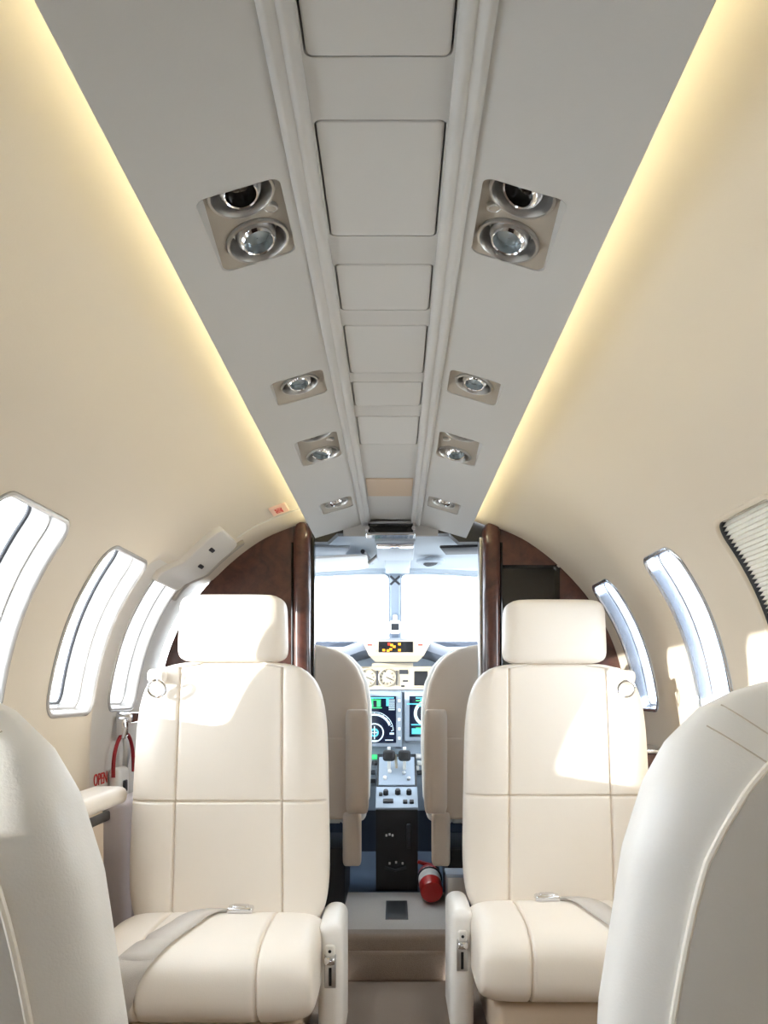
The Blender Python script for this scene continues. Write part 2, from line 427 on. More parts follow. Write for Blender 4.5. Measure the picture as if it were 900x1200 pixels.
build(MB().box((CC, YE + .004, .515), (.30, .008, .05), .003), 'end_lip', CEIL, ceiling)
for (y0, y1), lp in zip(hatches, hl):
    nn = normals2(lp); l2 = [(p[0] - q[0] * .0018, p[1] - q[1] * .0018) for p, q in zip(lp, nn)]
    build(slab(l2, CF, -.010, .0006, .002), 'access_panel', PANEL, ceiling)
    build(sweep(lp, [(0, 0), (-.0002, -.012)], CF), 'panel_recess', CEIL, ceiling)
build(MB().box((CC, (YB + YE) / 2, .549), (.15, YE - YB, .003)), 'backing', DARKGREY, ceiling)
build(slab(rrect(2.375, 2.585, -.060, .060, .003, 3), CF, -.002, .002, .0015), 'blank_placard', TANP, ceiling, label='plain tan placard plate')

ULAB = {(-1, 0): 'nearest overhead air and light unit on the left, two eyeball nozzles', (1, 0): 'nearest overhead air and light unit on the right, two eyeball nozzles',
        (-1, 1): 'second overhead unit on the left with one round lens', (1, 1): 'second overhead unit on the right with one round lens',
        (-1, 2): 'third overhead unit on the left with tilted chrome nozzles', (1, 2): 'third overhead unit on the right with tilted chrome nozzles',
        (-1, 3): 'small farthest overhead unit on the left before the exit sign', (1, 3): 'small farthest overhead unit on the right before the cockpit'}
for i, (sd, y0, y1, n) in enumerate(units):
    lp = unit_loops[i]; x0, x1 = ux01(sd); xm = (x0 + x1) / 2
    rec = .027 if n == 2 else .014
    def UF(Y, x, h, y0=y0, y1=y1, rec=rec):     # plate leans: deep at the near edge, flush at the far one
        d = rec * (1 - (Y - y0) / (y1 - y0)) + .001
        return CF(Y, x, h - d)
    u = thing('overhead_service_unit', ULAB[(sd, i % 4)], 'ceiling light', CF((y0 + y1) / 2, xm, 0), 'overhead air and light units')
    nn = normals2(lp)
    rim = MB().loft([[CF(p[0], p[1], .0004) for p in lp], [CF(p[0] - q[0] * .0004, p[1] - q[1] * .0004, -.003) for p, q in zip(lp, nn)], [UF(p[0] - q[0] * .001, p[1] - q[1] * .001, -.002) for p, q in zip(lp, nn)]], cap=False)
    build(rim, 'recess_wall', CEIL, u)
    cent = [(y0 + .044, xm + .003 * sd), (y1 - .038, xm - .003 * sd)] if n == 2 else [((y0 + y1) / 2, xm)]
    R = .0345 if n == 2 else .030
    if y1 - y0 < .15 and n == 1: R = .031
    circ = [[(cy + R * .90 * math.cos(a * math.pi / 18), cx + R * math.sin(a * math.pi / 18)) for a in range(36)] for cy, cx in cent]
    circ = [[(a, b) for a, b in c] for c in circ]
    plate = holed(list(np.linspace(y0 + .0008, y1 - .0008, 9)), list(np.linspace(x0 + .0008, x1 - .0008, 7)), circ, UF)
    build(plate, 'face_plate', PLATE, u, angle=20)
    for j, (cy, cx) in enumerate(cent):
        P = UF(cy, cx, 0); up = (UF(cy, cx, -.01) - P).normalized()
        ax = (UF(cy + .01, cx, 0) - P).cross(UF(cy, cx + .01, 0) - P).normalized()
        if ax.z < 0: ax = -ax
        build(MB().lathe([(R * 1.02, .002), (R * 1.08, -.001), (R * 1.05, -.0035), (R * .97, -.004), (R * .92, -.001), (R * .90, .006), (R * .80, .020)], P, ax, 36, cap=False), 'socket_ring', SOCKET, u)
        build(MB().lathe([(R * .9, .004), (R * .82, .018), (R * .3, .026), (.001, .027)], P, ax, 36, cap=False), 'socket_bowl', SOCKET, u)
        tl = [(-.10 * sd, .25), (.10 * sd, .20)][j % 2] if (sd < 0 or n == 1) else [(.9, .5), (.1, .20)][j % 2]
        if i % 4 == 2: tl = (.5 * sd, -.7) if j == 0 else (-.7 * sd, .3)
        if i % 4 == 3: tl = (.5 * sd, -.5)
        a2 = (ax + Vector((tl[0] * .5, tl[1] * .5, 0))).normalized()
        r = R * .70; c = P + ax * .010
        ball = build(MB().lathe([(r * .70, -r * .60), (r * .76, -r * .64), (r * .82, -r * .56), (r * .95, -r * .38), (r, 0), (r * .93, r * .38), (r * .7, r * .7)], c, a2, 32, cap=False), 'eyeball_nozzle', CHROME, u)
        lensy = (j == 1) or n == 1
        build(MB().lathe([(r * .71, -r * .60), (r * .66, -r * .40), (r * .60, -r * .20), (r * .3, -r * .30), (.0005, -r * .34)], c, a2, 28, cap=False), 'lens', LENS if lensy else GLOSSBLACK, ball)
    if n == 2:
        P = UF((y0 + y1) / 2 - .004, xm - sd * .024, 0)
        bt = build(MB().lathe([(.0085, .002), (.0085, -.002), (.0068, -.0032), (.0062, -.002)], P, (0, 0, 1), 24, cap=False), 'button_ring', BRUSHED, u)
        build(MB().lathe([(.0062, .0), (.0058, -.0028), (.0005, -.0034)], P, (0, 0, 1), 20, cap=False), 'button', PLATE, bt)

# emergency light at the forward end of the ceiling
em = thing('emergency_light', 'small chrome framed lamp with dark lens at the forward end of the ceiling', 'light', (CC, 2.955, .53))
rt = Matrix.Rotation(math.radians(-12), 3, 'X')
def bezel(c, sx, sz, t, depth, m, name, par, rot):
    lo = rrect(-sx / 2, sx / 2, -sz / 2, sz / 2, .007, 5); nn = normals2(lo)
    f = lambda a, b, h: rot @ Vector((a, h, b)) + Vector(c)
    return build(sweep(lo, [(0, depth), (0, .002), (-.002, 0), (-t + .001, 0), (-t, .004), (-t - .0005, depth * .8)], f), name, m, par)
bezel((CC, 2.935, .506), .155, .046, .009, .03, CHROME, 'bezel', em, rt)
build(MB().box((CC, 2.962, .503), (.145, .03, .040), .004, rot=rt), 'lens', GLOSSBLACK, em)
for s in (-1, 1): build(MB().lathe([(.006, .004), (.006, -.003), (.0005, -.004)], (CC + s * .0715, 2.9325, .506), (0, 1, 0), 14), 'screw', BRUSHED, em)

# cove lamps on top of the ceiling edges
for s in (-1, 1):
    cl = thing('cove_light', 'warm strip lamp hidden above the %s edge of the ceiling panel' % ('left' if s < 0 else 'right'), 'cove light', (CC + s * .21, 1.0, .50), 'cove strip lamps')
    build(MB().box((CC + s * .200, (YB + 2.98) / 2, .5045), (.012, 2.98 - YB - .05, .010), .001), 'lamp_housing', WHITEP, cl)
    build(MB().box((CC + s * .210, (YB + 2.98) / 2, .5045), (.006, 2.98 - YB - .06, .008), .001), 'diffuser', COVEM, cl)

# ------------------------------------------------------------------ floor and rear wall
def strip(x0, x1, y0, y1, z0, z1): return MB().box(((x0 + x1) / 2, (y0 + y1) / 2, (z0 + z1) / 2), (x1 - x0, y1 - y0, z1 - z0))
AX0, AX1 = -.165, .165
fl = MB()
for (x0, x1, y0, y1, z0, z1) in ((AX0, AX1, YB, 3.12, -1.0, -.95), (-.72, AX0, YB, 3.06, -1.0, -.80), (AX1, .72, YB, 3.06, -1.0, -.80)):
    b = strip(x0, x1, y0, y1, z0, z1); fl.add(b.v, b.f)
struct(fl, 'floor', CARPET)
st = MB().box((0, 3.145, -.8775), (.9, .09, .16), .018); st.box((0, 3.112, -.90), (.34, .04, .105), .016)
struct(st, 'trim_2', CARPET)
struct(MB().box((0, 3.465, -.8395), (1.15, .61, .0802), .004), 'floor_1', GREYSTEP)
struct(MB().box((0, 4.25, -.845), (1.2, 1.1, .08)), 'floor_2', CARPET_SHADE)
bk = MB(); n_ = 40; ring = [WR(YB, s, .0) for s in np.linspace(0, SMAX, n_)] + [WL(YB, s, 0) for s in np.linspace(SMAX, 0, n_)]
bk.prism([Vector((p.x, YB - .02, p.z)) for p in ring], (0, .02, 0))
struct(bk, 'wall_back', WOOD, smooth=False)

# ------------------------------------------------------------------ wooden partitions at the cockpit
YP = 3.0
def partition(s, xe, label):
    """s: side, xe: x of the doorway edge"""
    root = thing('wooden_partition', label, 'partition', (CX + s * .5, YP + .03, -.80))
    poly = []
    xp = abs(xe - CX) + .055
    for q in np.linspace(0, SMAX, 90):
        p = WR(0, float(q), 0) if s > 0 else WR(0, float(q), 0)
        X = p.x - CX
        if q < s_at_z(-.79) and X > xp - .02: poly.append((X + .004, p.z + .002))
    poly += [(xp - .02, -.80)]
    niche = (xp + .008, xp + .19, .02, .40)
    holes = [densify([(niche[0], niche[2]), (niche[1], niche[2]), (niche[1], niche[3]), (niche[0], niche[3])], .05)] if s > 0 else []
    pts = [Vector(p) for p in poly]; ed = [(i, (i + 1) % len(poly)) for i in range(len(poly))]
    for h in holes:
        o = len(pts); pts += [Vector(p) for p in h]; ed += [(o + i, o + (i + 1) % len(h)) for i in range(len(h))]
    r = delaunay_2d_cdt(pts, ed, [], 1, 1e-6)
    V = r[0]; F = []
    for f in r[2]:
        c = (sum(V[i].x for i in f) / 3, sum(V[i].y for i in f) / 3)
        if inside(c, poly) and not any(inside(c, h) for h in holes): F.append(tuple(f))
    mb = MB(); mb.add([Vector((CX + s * p.x, YP, p.y)) for p in V], F)
    build(mb, 'veneer_panel', WOOD, root, smooth=False)
    # the back of the partition (cockpit side)
    b2 = MB(); b2.add([Vector((CX + s * p[0], YP + .07, p[1])) for p in poly], [tuple(range(len(poly)))])
    build(b2, 'rear_panel', COCKPIT, root, smooth=False)
    # rounded post at the doorway
    xa, xb = xe, xe + s * .056
    rings = []
    for z in list(np.linspace(-.80, .50, 30)) + [.515, .525, .530]:
        k = 1.0 if z <= .50 else math.sqrt(max(0, 1 - ((z - .50) / .0305) ** 2))
        cx = (xa + xb) / 2; hw = .028 * (0.35 + .65 * k)
        rings.append([Vector((cx + hw * spw(math.cos(a), .6), YP + .02 - .05 * spw(math.sin(a), .6), z)) for a in np.linspace(0, 2 * math.pi, 28, endpoint=False)])
    post = build(MB().loft(rings), 'door_post', WOOD, root, angle=60)
    build(MB().tube([Vector((xb + s * .003, YP - .006, z)) for z in np.linspace(-.78, .47, 8)], .004, 8), 'bead', GLOSSBLACK, root)
    jb = build(MB().box((xa - s * .004, YP + .045, -.15), (.010, .06, 1.28), .003), 'edge_trim', GLOSSBLACK if s < 0 else BRUSHED, root)
    if s > 0:
        x0, x1, z0, z1 = niche; m2 = MB(); a = [(x0, z0), (x1, z0), (x1, z1), (x0, z1)]
        fr = [Vector((CX + p[0], YP, p[1])) for p in a]; bkk = [Vector((CX + p[0], YP + .05, p[1])) for p in a]
        m2.add(fr + bkk, [(0, 1, 5, 4), (1, 2, 6, 5), (2, 3, 7, 6), (3, 0, 4, 7), (4, 5, 6, 7)])
        build(m2, 'dark_niche', GLOSSBLACK, root, smooth=False, label='dark recessed niche')
        for k, z in enumerate((-.24, -.335, -.52)):
            build(MB().lathe([(.010, .01), (.014, 0), (.012, -.012), (.001, -.016)], (xa - .012, YP - .045, z), (0, 1, 0), 16), 'hinge_knob', WHITEP, root)
    return root
partition(-1, -.266, 'dark burl wood partition with plain panel left of the cockpit doorway')
partition(1, .277, 'dark burl wood partition with a black niche right of the cockpit doorway')
# header over the doorway, its black standing in for the shaded gap
hp = [Vector((CX + x, YP + .03, .478 if abs(x) > .20 else .505)) for x in np.linspace(-.36, .36, 25)]
hp += [Vector((p.x, YP + .03, p.z)) for p in [WR(0, s, -.004) for s in np.linspace(s_at_z(.49), 0, 20)] + [Vector((2 * CX - q.x, 0, q.z)) for q in [WR(0, s, -.004) for s in np.linspace(0, s_at_z(.49), 20)]]]
struct(MB().prism(hp, (0, .06, 0)), 'trim_3', BLACK, smooth=False)

# ------------------------------------------------------------------ seats
def ulist(n, seams=(), N=40):
    u = set(np.round(np.linspace(-.88, .88, N), 5))
    for s in seams:
        for d in (-.024, -.016, -.010, -.005, 0, .005, .010, .016, .024): u.add(round(s + d, 5))
    vmax = (1 - .88 ** n) ** (1 / n)
    for v in np.linspace(0, vmax, 13)[:-1]:
        x = (1 - v ** n) ** (1 / n); u.add(round(x, 6)); u.add(round(-x, 6))
    return sorted(u)
def pad(x0, y0, z0, z1, W, df, db, n=4.5, m=5.0, seams=(), zseam=(), tilt=0.0, bolster=0.0, taper=0.0, face=-1, wfun=None, depth_m=9.0, g=.009, sig=.0026, ui=.70, zN=44, crown=0.0):
    """Upholstered pad: rings along z; flat padded face on the side 'face' (-1 looks towards -Y)."""
    U = ulist(n, seams); h = (z1 - z0) / 2; zm = (z0 + z1) / 2
    T = ulist(m, [((z - zm) / h) for z in zseam], zN); T = [t for t in T if abs(t) < .9995]
    rings = []
    for t in T:
        z = zm + h * t; wv = wfun(z) if wfun else W * max(.02, (1 - abs(t) ** m) ** (1 / m)) * (1 - taper * t)
        Wl = W * (1 - taper * t); kd = max(.02, (1 - abs(t) ** depth_m) ** (1 / depth_m))
        gz = sum(g * .9 * math.exp(-((z - q) / sig) ** 2) for q in zseam)
        def X(u):
            if wfun or wv < Wl * ui: return wv * u
            a = abs(u)
            return math.copysign(Wl * a if a < ui else Wl * ui + (a - ui) / (1 - ui) * (wv - Wl * ui), u)
        ring = []
        for u in U:
            e = max(0, 1 - abs(u) ** n) ** (1 / n)
            d = df * kd * e + crown * (1 - u * u) * (1 - t * t)
            d += bolster * sm(.45, .78, abs(u)) * e * kd
            d -= (gz + sum(g * math.exp(-((u - q) * Wl / sig) ** 2) for q in seams)) * min(1, e * 1.2) * kd
            ring.append(Vector((x0 + X(u), y0 + face * d + tilt * (z - zm), z)))
        for u in U[-2:0:-1]:
            e = max(0, 1 - abs(u) ** n) ** (1 / n)
            ring.append(Vector((x0 + X(u), y0 - face * db * kd * e + tilt * (z - zm), z)))
        rings.append(ring)
    return MB().loft(rings)

def cushion(x0, W, yc, zc, Ly, Lz, n=3.0, m=7.0, seams=(), g=.009):
    T = ulist(m, seams, 40); T = [t for t in T if abs(t) < .9995]; A = [2 * math.pi * k / 72 for k in range(72)]
    def pt(x, a, off=0.0):
        t = (x - x0) / W; k = max(.02, (1 - min(.9999, abs(t)) ** m) ** (1 / m))
        gg = sum(g * math.exp(-((t - q) * W / .003) ** 2) for q in seams)
        return Vector((x, yc - (Ly * (.75 + .25 * k) - gg + off) * spw(math.cos(a), 2 / n), zc + (Lz * k - gg + off) * spw(math.sin(a), 2 / n)))
    mb = MB().loft([[pt(x0 + W * t, a) for a in A] for t in T])
    return mb, pt

def cabin_seat(x0, y0, aisle, yfront, label):
    """A seat that faces the back of the cabin; aisle = +1 when the aisle is on its +X side."""
    root = thing('cabin_seat', label, 'seat', (x0, y0, -.80), 'cream leather cabin seats facing aft')
    W = .236
    build(pad(x0, y0 + .055, -.60, .072, W, .06, .055, seams=(-.53, .55), zseam=(-.262,), tilt=.10, bolster=.012, taper=.035, crown=.006), 'backrest', LEATHER, root, angle=70)
    build(pad(x0, y0 + .10, -.62, .04, W * .96, .03, .06, n=6, tilt=.10, face=1), 'back_shell', LEATHER_T, root, angle=70)
    build(pad(x0 + .000, y0 + .085, .070, .236, .1305, .060, .05, n=6, m=7, tilt=.05, taper=.02, crown=.006), 'headrest', LEATHER, root, angle=70)
    for s in (-1, 1): build(MB().tube([(x0 + s * .06, y0 + .09, .02), (x0 + s * .06, y0 + .09, .09)], .007), 'headrest_post', CHROME, root)
    # headrest welt
    Lc = (y0 - .03 + yfront) / 2; Ly = (y0 - .0 - yfront) / 2
    cW = .230; cx = x0 + aisle * .006
    mb, cp_ = cushion(cx, cW, yfront + Ly, -.589, Ly, .088, seams=(-.52, .52))
    build(mb, 'seat_cushion', LEATHER, root, angle=70)
    build(MB().box((cx - aisle * .01, (yfront + .06 + y0 + .1) / 2, -.735), (.40, y0 - yfront + .04, .13), .02), 'seat_base', BASEM, root)
    # armrest stowed on the aisle side
    xa = x0 + aisle * .256
    arm = build(MB().box((xa, y0 - .065, -.655), (.056, .24, .29), .024, 5), 'armrest', LEATHER_W, root, angle=70)
    yf = y0 - .185
    pl = build(MB().box((xa + aisle * .000, yf + .0005, -.613), (.026, .006, .075), .0025), 'recline_plate', BRUSHED, arm)
    build(MB().box((xa, yf - .003, -.625), (.0065, .003, .040), .001), 'slot', BLACK, arm)
    lv = build(MB().box((xa, yf - .012, -.587), (.024, .022, .018), .006), 'recline_lever', CHROME, arm)
    build(MB().box((xa, yf - .008, -.566), (.022, .014, .026), .006), 'lever_cap', WHITEP, arm)
    build(MB().lathe([(.0035, 0), (.0035, -.003)], (xa, yf - .0145, -.566), (0, 1, 0), 12), 'screw', BLACK, arm)
    # lap belt lying over the cushion
    s = -aisle; V = []; F = []; n = 40
    for k in range(n + 1):
        t = 1.42 * k / n; a = math.radians(128 - 112 * t); xm = x0 + s * (.0 + .13 * t ** .9)
        hw = .026 + .014 * min(t, 1); V += [cp_(xm - hw, a, .0065), cp_(xm, a, .0065), cp_(xm + hw, a, .0065)]
        if k: F += [(3 * k - 3, 3 * k - 2, 3 * k + 1, 3 * k), (3 * k - 2, 3 * k - 1, 3 * k + 2, 3 * k + 1)]
    g_ = MB().add(V, F); belt = build(g_, 'seat_belt', BELT, root)
    so = belt.modifiers.new('thickness', 'SOLIDIFY'); so.thickness = .0022; so.offset = 0
    bx_ = x0 + aisle * .045; p = cp_(bx_, math.radians(112), .008)
    bk_ = build(MB().box(p, (.058, .036, .014), .005).box(p + Vector((.0, .0, .006)), (.036, .026, .008), .003), 'belt_buckle', CHROME, root)
    tg = p + Vector((s * .055, .004, -.003)); build(MB().box(tg, (.055, .022, .004), .0015), 'buckle_tongue', BRUSHED, bk_)
    # shoulder-belt guide on the outboard shoulder
    gx = x0 - aisle * .168; gz = .006; gy = y0 - .006
    gp = build(MB().box((gx - aisle * .005, gy + .02, gz + .030), (.046, .03, .034), .012), 'belt_guide', LEATHER, root)
    build(MB().tube([(gx + .021 * math.cos(a), gy - .004 - .004 * math.sin(a), gz + .0 + .020 * math.sin(a)) for a in np.linspace(0, 2 * math.pi, 22, endpoint=False)], .0034, 8, closed=True), 'guide_ring', CHROME, gp)
    return root
cabin_seat(-.398, 2.26, 1, 1.84, 'left front cream leather cabin seat with sunlit headrest, facing back beside the entry door')
cabin_seat(.412, 2.385, -1, 1.965, 'right front cream leather cabin seat with shaded headrest, facing back beside the wood ledge')

# rear pair, seen from behind
WZ = [(-.62, .238), (-.5, .242), (-.285, .236), (-.142, .214), (-.082, .195), (-.045, .176), (-.015, .147), (0, .117), (.0085, .088), (.014, .055), (.016, .02)]
wz = np.array([a for a, b in WZ]); ww = np.array([b for a, b in WZ])
def near_seat(x0, y0, aisle, label):
    root = thing('lounge_seat', label, 'seat', (x0, y0 + .2, -.80), 'pale leather cabin seats seen from behind')
    def wf(z): return float(np.interp(z, wz, ww))
    zs = list(np.linspace(-.62, -.16, 24)) + list(np.linspace(-.15, -.03, 24)) + list(np.linspace(-.026, .008, 20)) + [.010, .012, .014, .0155]
    def shell(off_w, d_back, d_front, zcut, n=3.2, yoff=0.0, k_in=1.0, zlist=zs, dz=0.0):
        rings = []
        U = ulist(n, (), 30)
        for z in zlist:
            w_ = max(.004, wf(z) - off_w); kz = sm(.018, -.10, z) * .62 + .38
            fb = [Vector((x0 + w_ * u, y0 + yoff - d_back * kz * max(0, 1 - abs(u) ** n) ** (1 / n) + .0 - .03 * (z + .3) * -1 * .0, z + dz)) for u in U]
            bb = [Vector((x0 + w_ * u, y0 + yoff + d_front * kz * max(0, 1 - abs(u) ** n) ** (1 / n), z + dz)) for u in U[-2:0:-1]]
            rings.append(fb + bb)
        return MB().loft(rings)
    build(shell(0, .065, .075, None), 'backrest', LEATHER_W, root, angle=70)
    zl = [z for z in zs if z <= -.052] + [-.050]
    # inset back panel outlined by piping
    zt = -.022
    def pw(z):
        zz = min(1, max(0, (z + .62) / (zt + .62)))
        return max(.001, (wf(z - .0) - .046) * (1 - zz ** 9) ** (1 / 3))
    rings = []; n = 3.2
    def yb(x, z):
        w_ = wf(z); u = min(.999, abs(x - x0) / w_); kz = sm(.018, -.10, z) * .62 + .38
        return y0 - .065 * kz * (1 - u ** n) ** (1 / n)
    zz_ = list(np.linspace(-.62, -.12, 24)) + [zt - .098 * (1 - q) ** 2 for q in np.linspace(.05, 1, 22)]
    V = []; F = []; c = 25
    for i, z in enumerate(zz_):
        for k in range(c):
            x = x0 + pw(z) * (-1 + 2 * k / (c - 1)); V.append(Vector((x, yb(x, z) - .0045, z)))
            if i and k: a = i * c + k; F.append((a - c - 1, a - c, a, a - 1))
    bp = build(MB().add(V, F), 'back_panel', BACKPANEL, root, angle=70)
    path = [Vector((x0 - pw(z), yb(x0 - pw(z), z) - .002, z)) for z in zz_] + [Vector((x0 + pw(z), yb(x0 + pw(z), z) - .002, z)) for z in zz_[::-1]]
    build(MB().tube(path, .0036, 8), 'piping', PIPING, root)
    # gathered seams over each shoulder
    for s in (-1, 1):
        for q, (xa, za, xb, zb) in enumerate(((.135, -.012, .085, -.050), (.150, -.030, .105, -.062))):
            pts = []
            for t in np.linspace(0, 1, 10):
                x = x0 + s * (xa + (xb - xa) * t); z = za + (zb - za) * t; pts.append(Vector((x, yb(x, z) - .0002, z)))
            build(MB().tube(pts, .0007, 6), 'shoulder_seam', SEAM, root)
    mb, cp_ = cushion(x0, .235, y0 + .32, -.60, .27, .08, seams=(-.52, .52)); build(mb, 'seat_cushion', LEATHER_W, root, angle=70)
    build(MB().box((x0, y0 + .28, -.735), (.40, .42, .13), .02), 'seat_base', BASEM, root)
    build(MB().box((x0 + aisle * .277, y0 + .2, -.635), (.055, .44, .30), .024, 5), 'armrest', LEATHER_W, root, angle=70)
    return root
near_seat(-.445, .735, 1, 'near left pale leather seat seen from behind, lower left corner')
near_seat(.420, .845, -1, 'near right pale leather seat seen from behind, white piping around its grey back')

# ------------------------------------------------------------------ side ledges
lg = thing('side_ledge', 'cream padded side ledge with a dark slot under the left windows', 'ledge', (-.67, 1.45, -.80))
build(MB().box((-.698, 1.87, -.252), (.092, .90, .042), .018, 4), 'padded_top', LEATHER, lg)
build(MB().box((-.666, 1.76, -.535), (.018, .76, .53), .006), 'ledge_side', BASEM, lg)
build(MB().box((-.662, 1.84, -.284), (.020, .66, .022), .004), 'slot', BLACK, lg)
wl = thing('wood_ledge', 'reddish wood side ledge with metal edge on the right wall behind the front seat', 'ledge', (.69, 2.72, -.80))
build(MB().box((.695, 2.72, -.195), (.09, .44, .062), .005), 'ledge_top', WOOD, wl)
build(MB().box((.695, 2.72, -.160), (.092, .446, .010), .003), 'metal_edge', CHROME, wl)
build(MB().box((.645, 2.73, -.515), (.03, .42, .57), .005), 'ledge_side', BASEM, wl)

# ------------------------------------------------------------------ cockpit shell
YC0, YC1 = 3.07, 4.02
def roof_z(x): return .512 - .06 * (abs(x) / .6) ** 2.4
RX = list(np.linspace(-.60, .60, 31))
rf = MB(); V = []; F = []; ys = list(np.linspace(YC0, YC1, 12))
for i, y in enumerate(ys):
    for k, x in enumerate(RX):
        V.append(Vector((x, y, roof_z(x) + .008 * (y - YC0))))
        if i and k: a = i * 31 + k; F.append((a - 32, a - 31, a, a - 1))
rf.add(V, F); croof = struct(rf, 'ceiling_1', COCKPIT, angle=60)
build(MB().box((0, 3.34, .500), (.135, .46, .016), .006), 'overhead_spine', COCKPIT, croof)
build(MB().box((0, 3.17, .488), (.125, .055, .012), .004), 'overhead_plate', CHROME, croof)
build(MB().box((.01, 3.8, .503), (.10, .42, .012), .005), 'spine_cover', COCKPIT, croof)
for s in (-1, 1):
    build(MB().box((s * .225, 3.20, .478), (.13, .16, .010), .004, rot=Matrix.Rotation(math.radians(-s * 10), 3, 'Z')), 'roof_pad', DARKGREY if s > 0 else PANELG, croof)
    vr = build(MB().lathe([(.052, .004), (.054, -.008), (.045, -.014), (.030, -.010)], (s * .135, 3.62, .500), (0, 0, 1), 28, cap=False), 'vent_ring', COCKPIT, croof)
    build(MB().lathe([(.030, -.010), (.024, -.016), (.001, -.018)], (s * .135, 3.62, .500), (.2 * -s, .2, 1), 22, cap=False), 'vent_nozzle', DARKGREY, vr)
# sun visor folded up at left
vz = thing('sun_visor', 'white folded sun visor under the cockpit roof, left side', 'sun visor', (-.24, 3.45, .46))
vl = rrect(-.36, -.10, 3.34, 3.66, .05, 6)
build(slab(vl, lambda a, b, h: Vector((a, b,   .486 - (b - 3.34) * .02 - (a + .1) * -.06 - h)), 0, .008, .003), 'visor_blade', WHITEP, vz)
build(MB().tube([(-.115, 3.36, .496), (-.10, 3.5, .492), (-.09, 3.66, .498)], .008, 8), 'visor_arm', BLACK, vz)
build(MB().tube([(-.10, 3.5, .472), (-.06, 3.5, .506)], .006, 8), 'visor_bracket', BRUSHED, vz)

# side walls with side windows
for s in (-1, 1):
    def SF(Y, z, h, s=s): return Vector((s * (.60 - .10 * max(0, z) / .41 * .6 + 0 * Y - h), Y, z))
    lp = [(3.50, .06), (4.28, .06), (4.05, .34), (3.55, .34)]; lp = densify(lp, .05)
    wl_ = struct(holed(list(np.linspace(YC0, 4.75, 20)), list(np.linspace(-.85, .42, 16)), [lp], SF), 'wall_cockpit_%s' % ('left' if s < 0 else 'right'), COCKPIT, angle=60)
    build(filled(lp, SF, -.004), 'pane', GLASS, wl_)
# windshield: two panes, frame, centre post
for s in (-1, 1):
    def WF(u, v, h, s=s):     # u 0..1 outward, v 0 top .. 1 bottom
        x = s * (.022 + u * .56); y = 4.03 + .62 * v - .28 * u * u; z = .505 - .30 * v - .07 * u * u * (1 - v)
        return Vector((x, y, z - h * .6))
    lp = rrect(.0, 1.0, .0, 1.0, .06, 5)
    wd = struct(sweep(lp, [(.03, .01), (.03, -.012), (-.008, -.012), (-.012, .008)], WF), 'window_%d' % (20 + s), COCKPIT, angle=50)
    build(filled(lp, WF, 0, 0), 'pane', GLASS, wd)
pst = thing('windshield_post', 'pale centre post between the windshield panes with a small compass', 'post', (0, 4.3, .20))
pst_b = MB().loft([[Vector((.0 + a, 4.02 + .60 * t, .515 - .30 * t + b)) for a, b in ((-.024, .0), (-.024, -.03), (-.016, -.04), (.016, -.04), (.024, -.03), (.024, 0))] for t in np.linspace(0, .93, 8)])
build(pst_b, 'post_cover', PANELG, pst, angle=20)
br = MB(); c = Vector((0, 4.0, .468))
for a in (-1, 1): br.tube([c + Vector((-.02, 0, a * .018)), c + Vector((.02, 0, -a * .018))], .005, 8)
build(br, 'visor_clip', DARKGREY, pst)
cpz = Vector((0, 4.10, .277))
cs = build(MB().box(cpz, (.052, .05, .058), .016, 4), 'compass', WHITEP, pst)
build(MB().box(cpz + Vector((0, -.0235, .0)), (.034, .006, .028), .003), 'compass_card', DARKGREY, cs)
build(MB().tube([cpz + Vector((0, .02, .02)), (0, 4.30, .345)], .010, 8), 'compass_arm', COCKPIT, pst)
struct(MB().box((0, 4.78, -.30), (1.25, .04, 1.1)), 'wall_front', GLARE)

# ------------------------------------------------------------------ instrument panel
PY = 4.20; K = PY / 1110
def ip(px, py): return ((px - 463) * K, (810 - py) * K)
pnl = thing('instrument_panel', 'wide aircraft instrument panel with gauges and two screens below a dark glareshield', 'instrument panel', (0, PY, -.45))
rings = []
for x in np.linspace(-.58, .58, 33):
    dz = -.055 * (abs(x) / .58) ** 2 - .035 * sm(.10, .26, abs(x))
    rings.append([Vector((x, y, z + dz)) for y, z in ((PY - .075, .165), (PY - .085, .185), (PY - .07, .205), (PY, .236), (PY + .12, .222), (PY + .3, .19), (PY + .44, .15), (PY + .3, .14), (PY, .15))])
build(MB().loft(rings), 'glareshield', GLARE, pnl, angle=60)
build(MB().box((0, PY + .03, -.18), (1.16, .06, .70), .005), 'panel_board', PANELG, pnl)
ann = MB(); tx = lambda a, b, y: Vector((ip(a, b)[0], y, ip(a, b)[1]))
yA = PY - .10
ann.prism([tx(425, 752, yA + .02), tx(505, 752, yA + .02), tx(496, 769, yA), tx(433, 769, yA)], (0, .09, 0))
ann.prism([tx(433, 769, yA), tx(496, 769, yA), tx(489, 776, yA + .02), tx(440, 776, yA + .02)], (0, .06, 0))
an = build(ann, 'annunciator_box', PANELC, pnl, smooth=False)
sl = lambda b: yA + .02 - .02 * (b - 752) / 17 - .003
def plate_px(x0, y0, x1, y1, th=.003, yo=None):
    a = [Vector((ip(x, y)[0], (yo if yo is not None else sl(y)), ip(x, y)[1])) for x, y in ((x0, y0), (x1, y0), (x1, y1), (x0, y1))]
    return MB().prism(a, (0, th + .004, 0))
build(plate_px(444, 753, 483.5, 765.5), 'annunciator_screen', GLOSSBLACK, an, smooth=False)
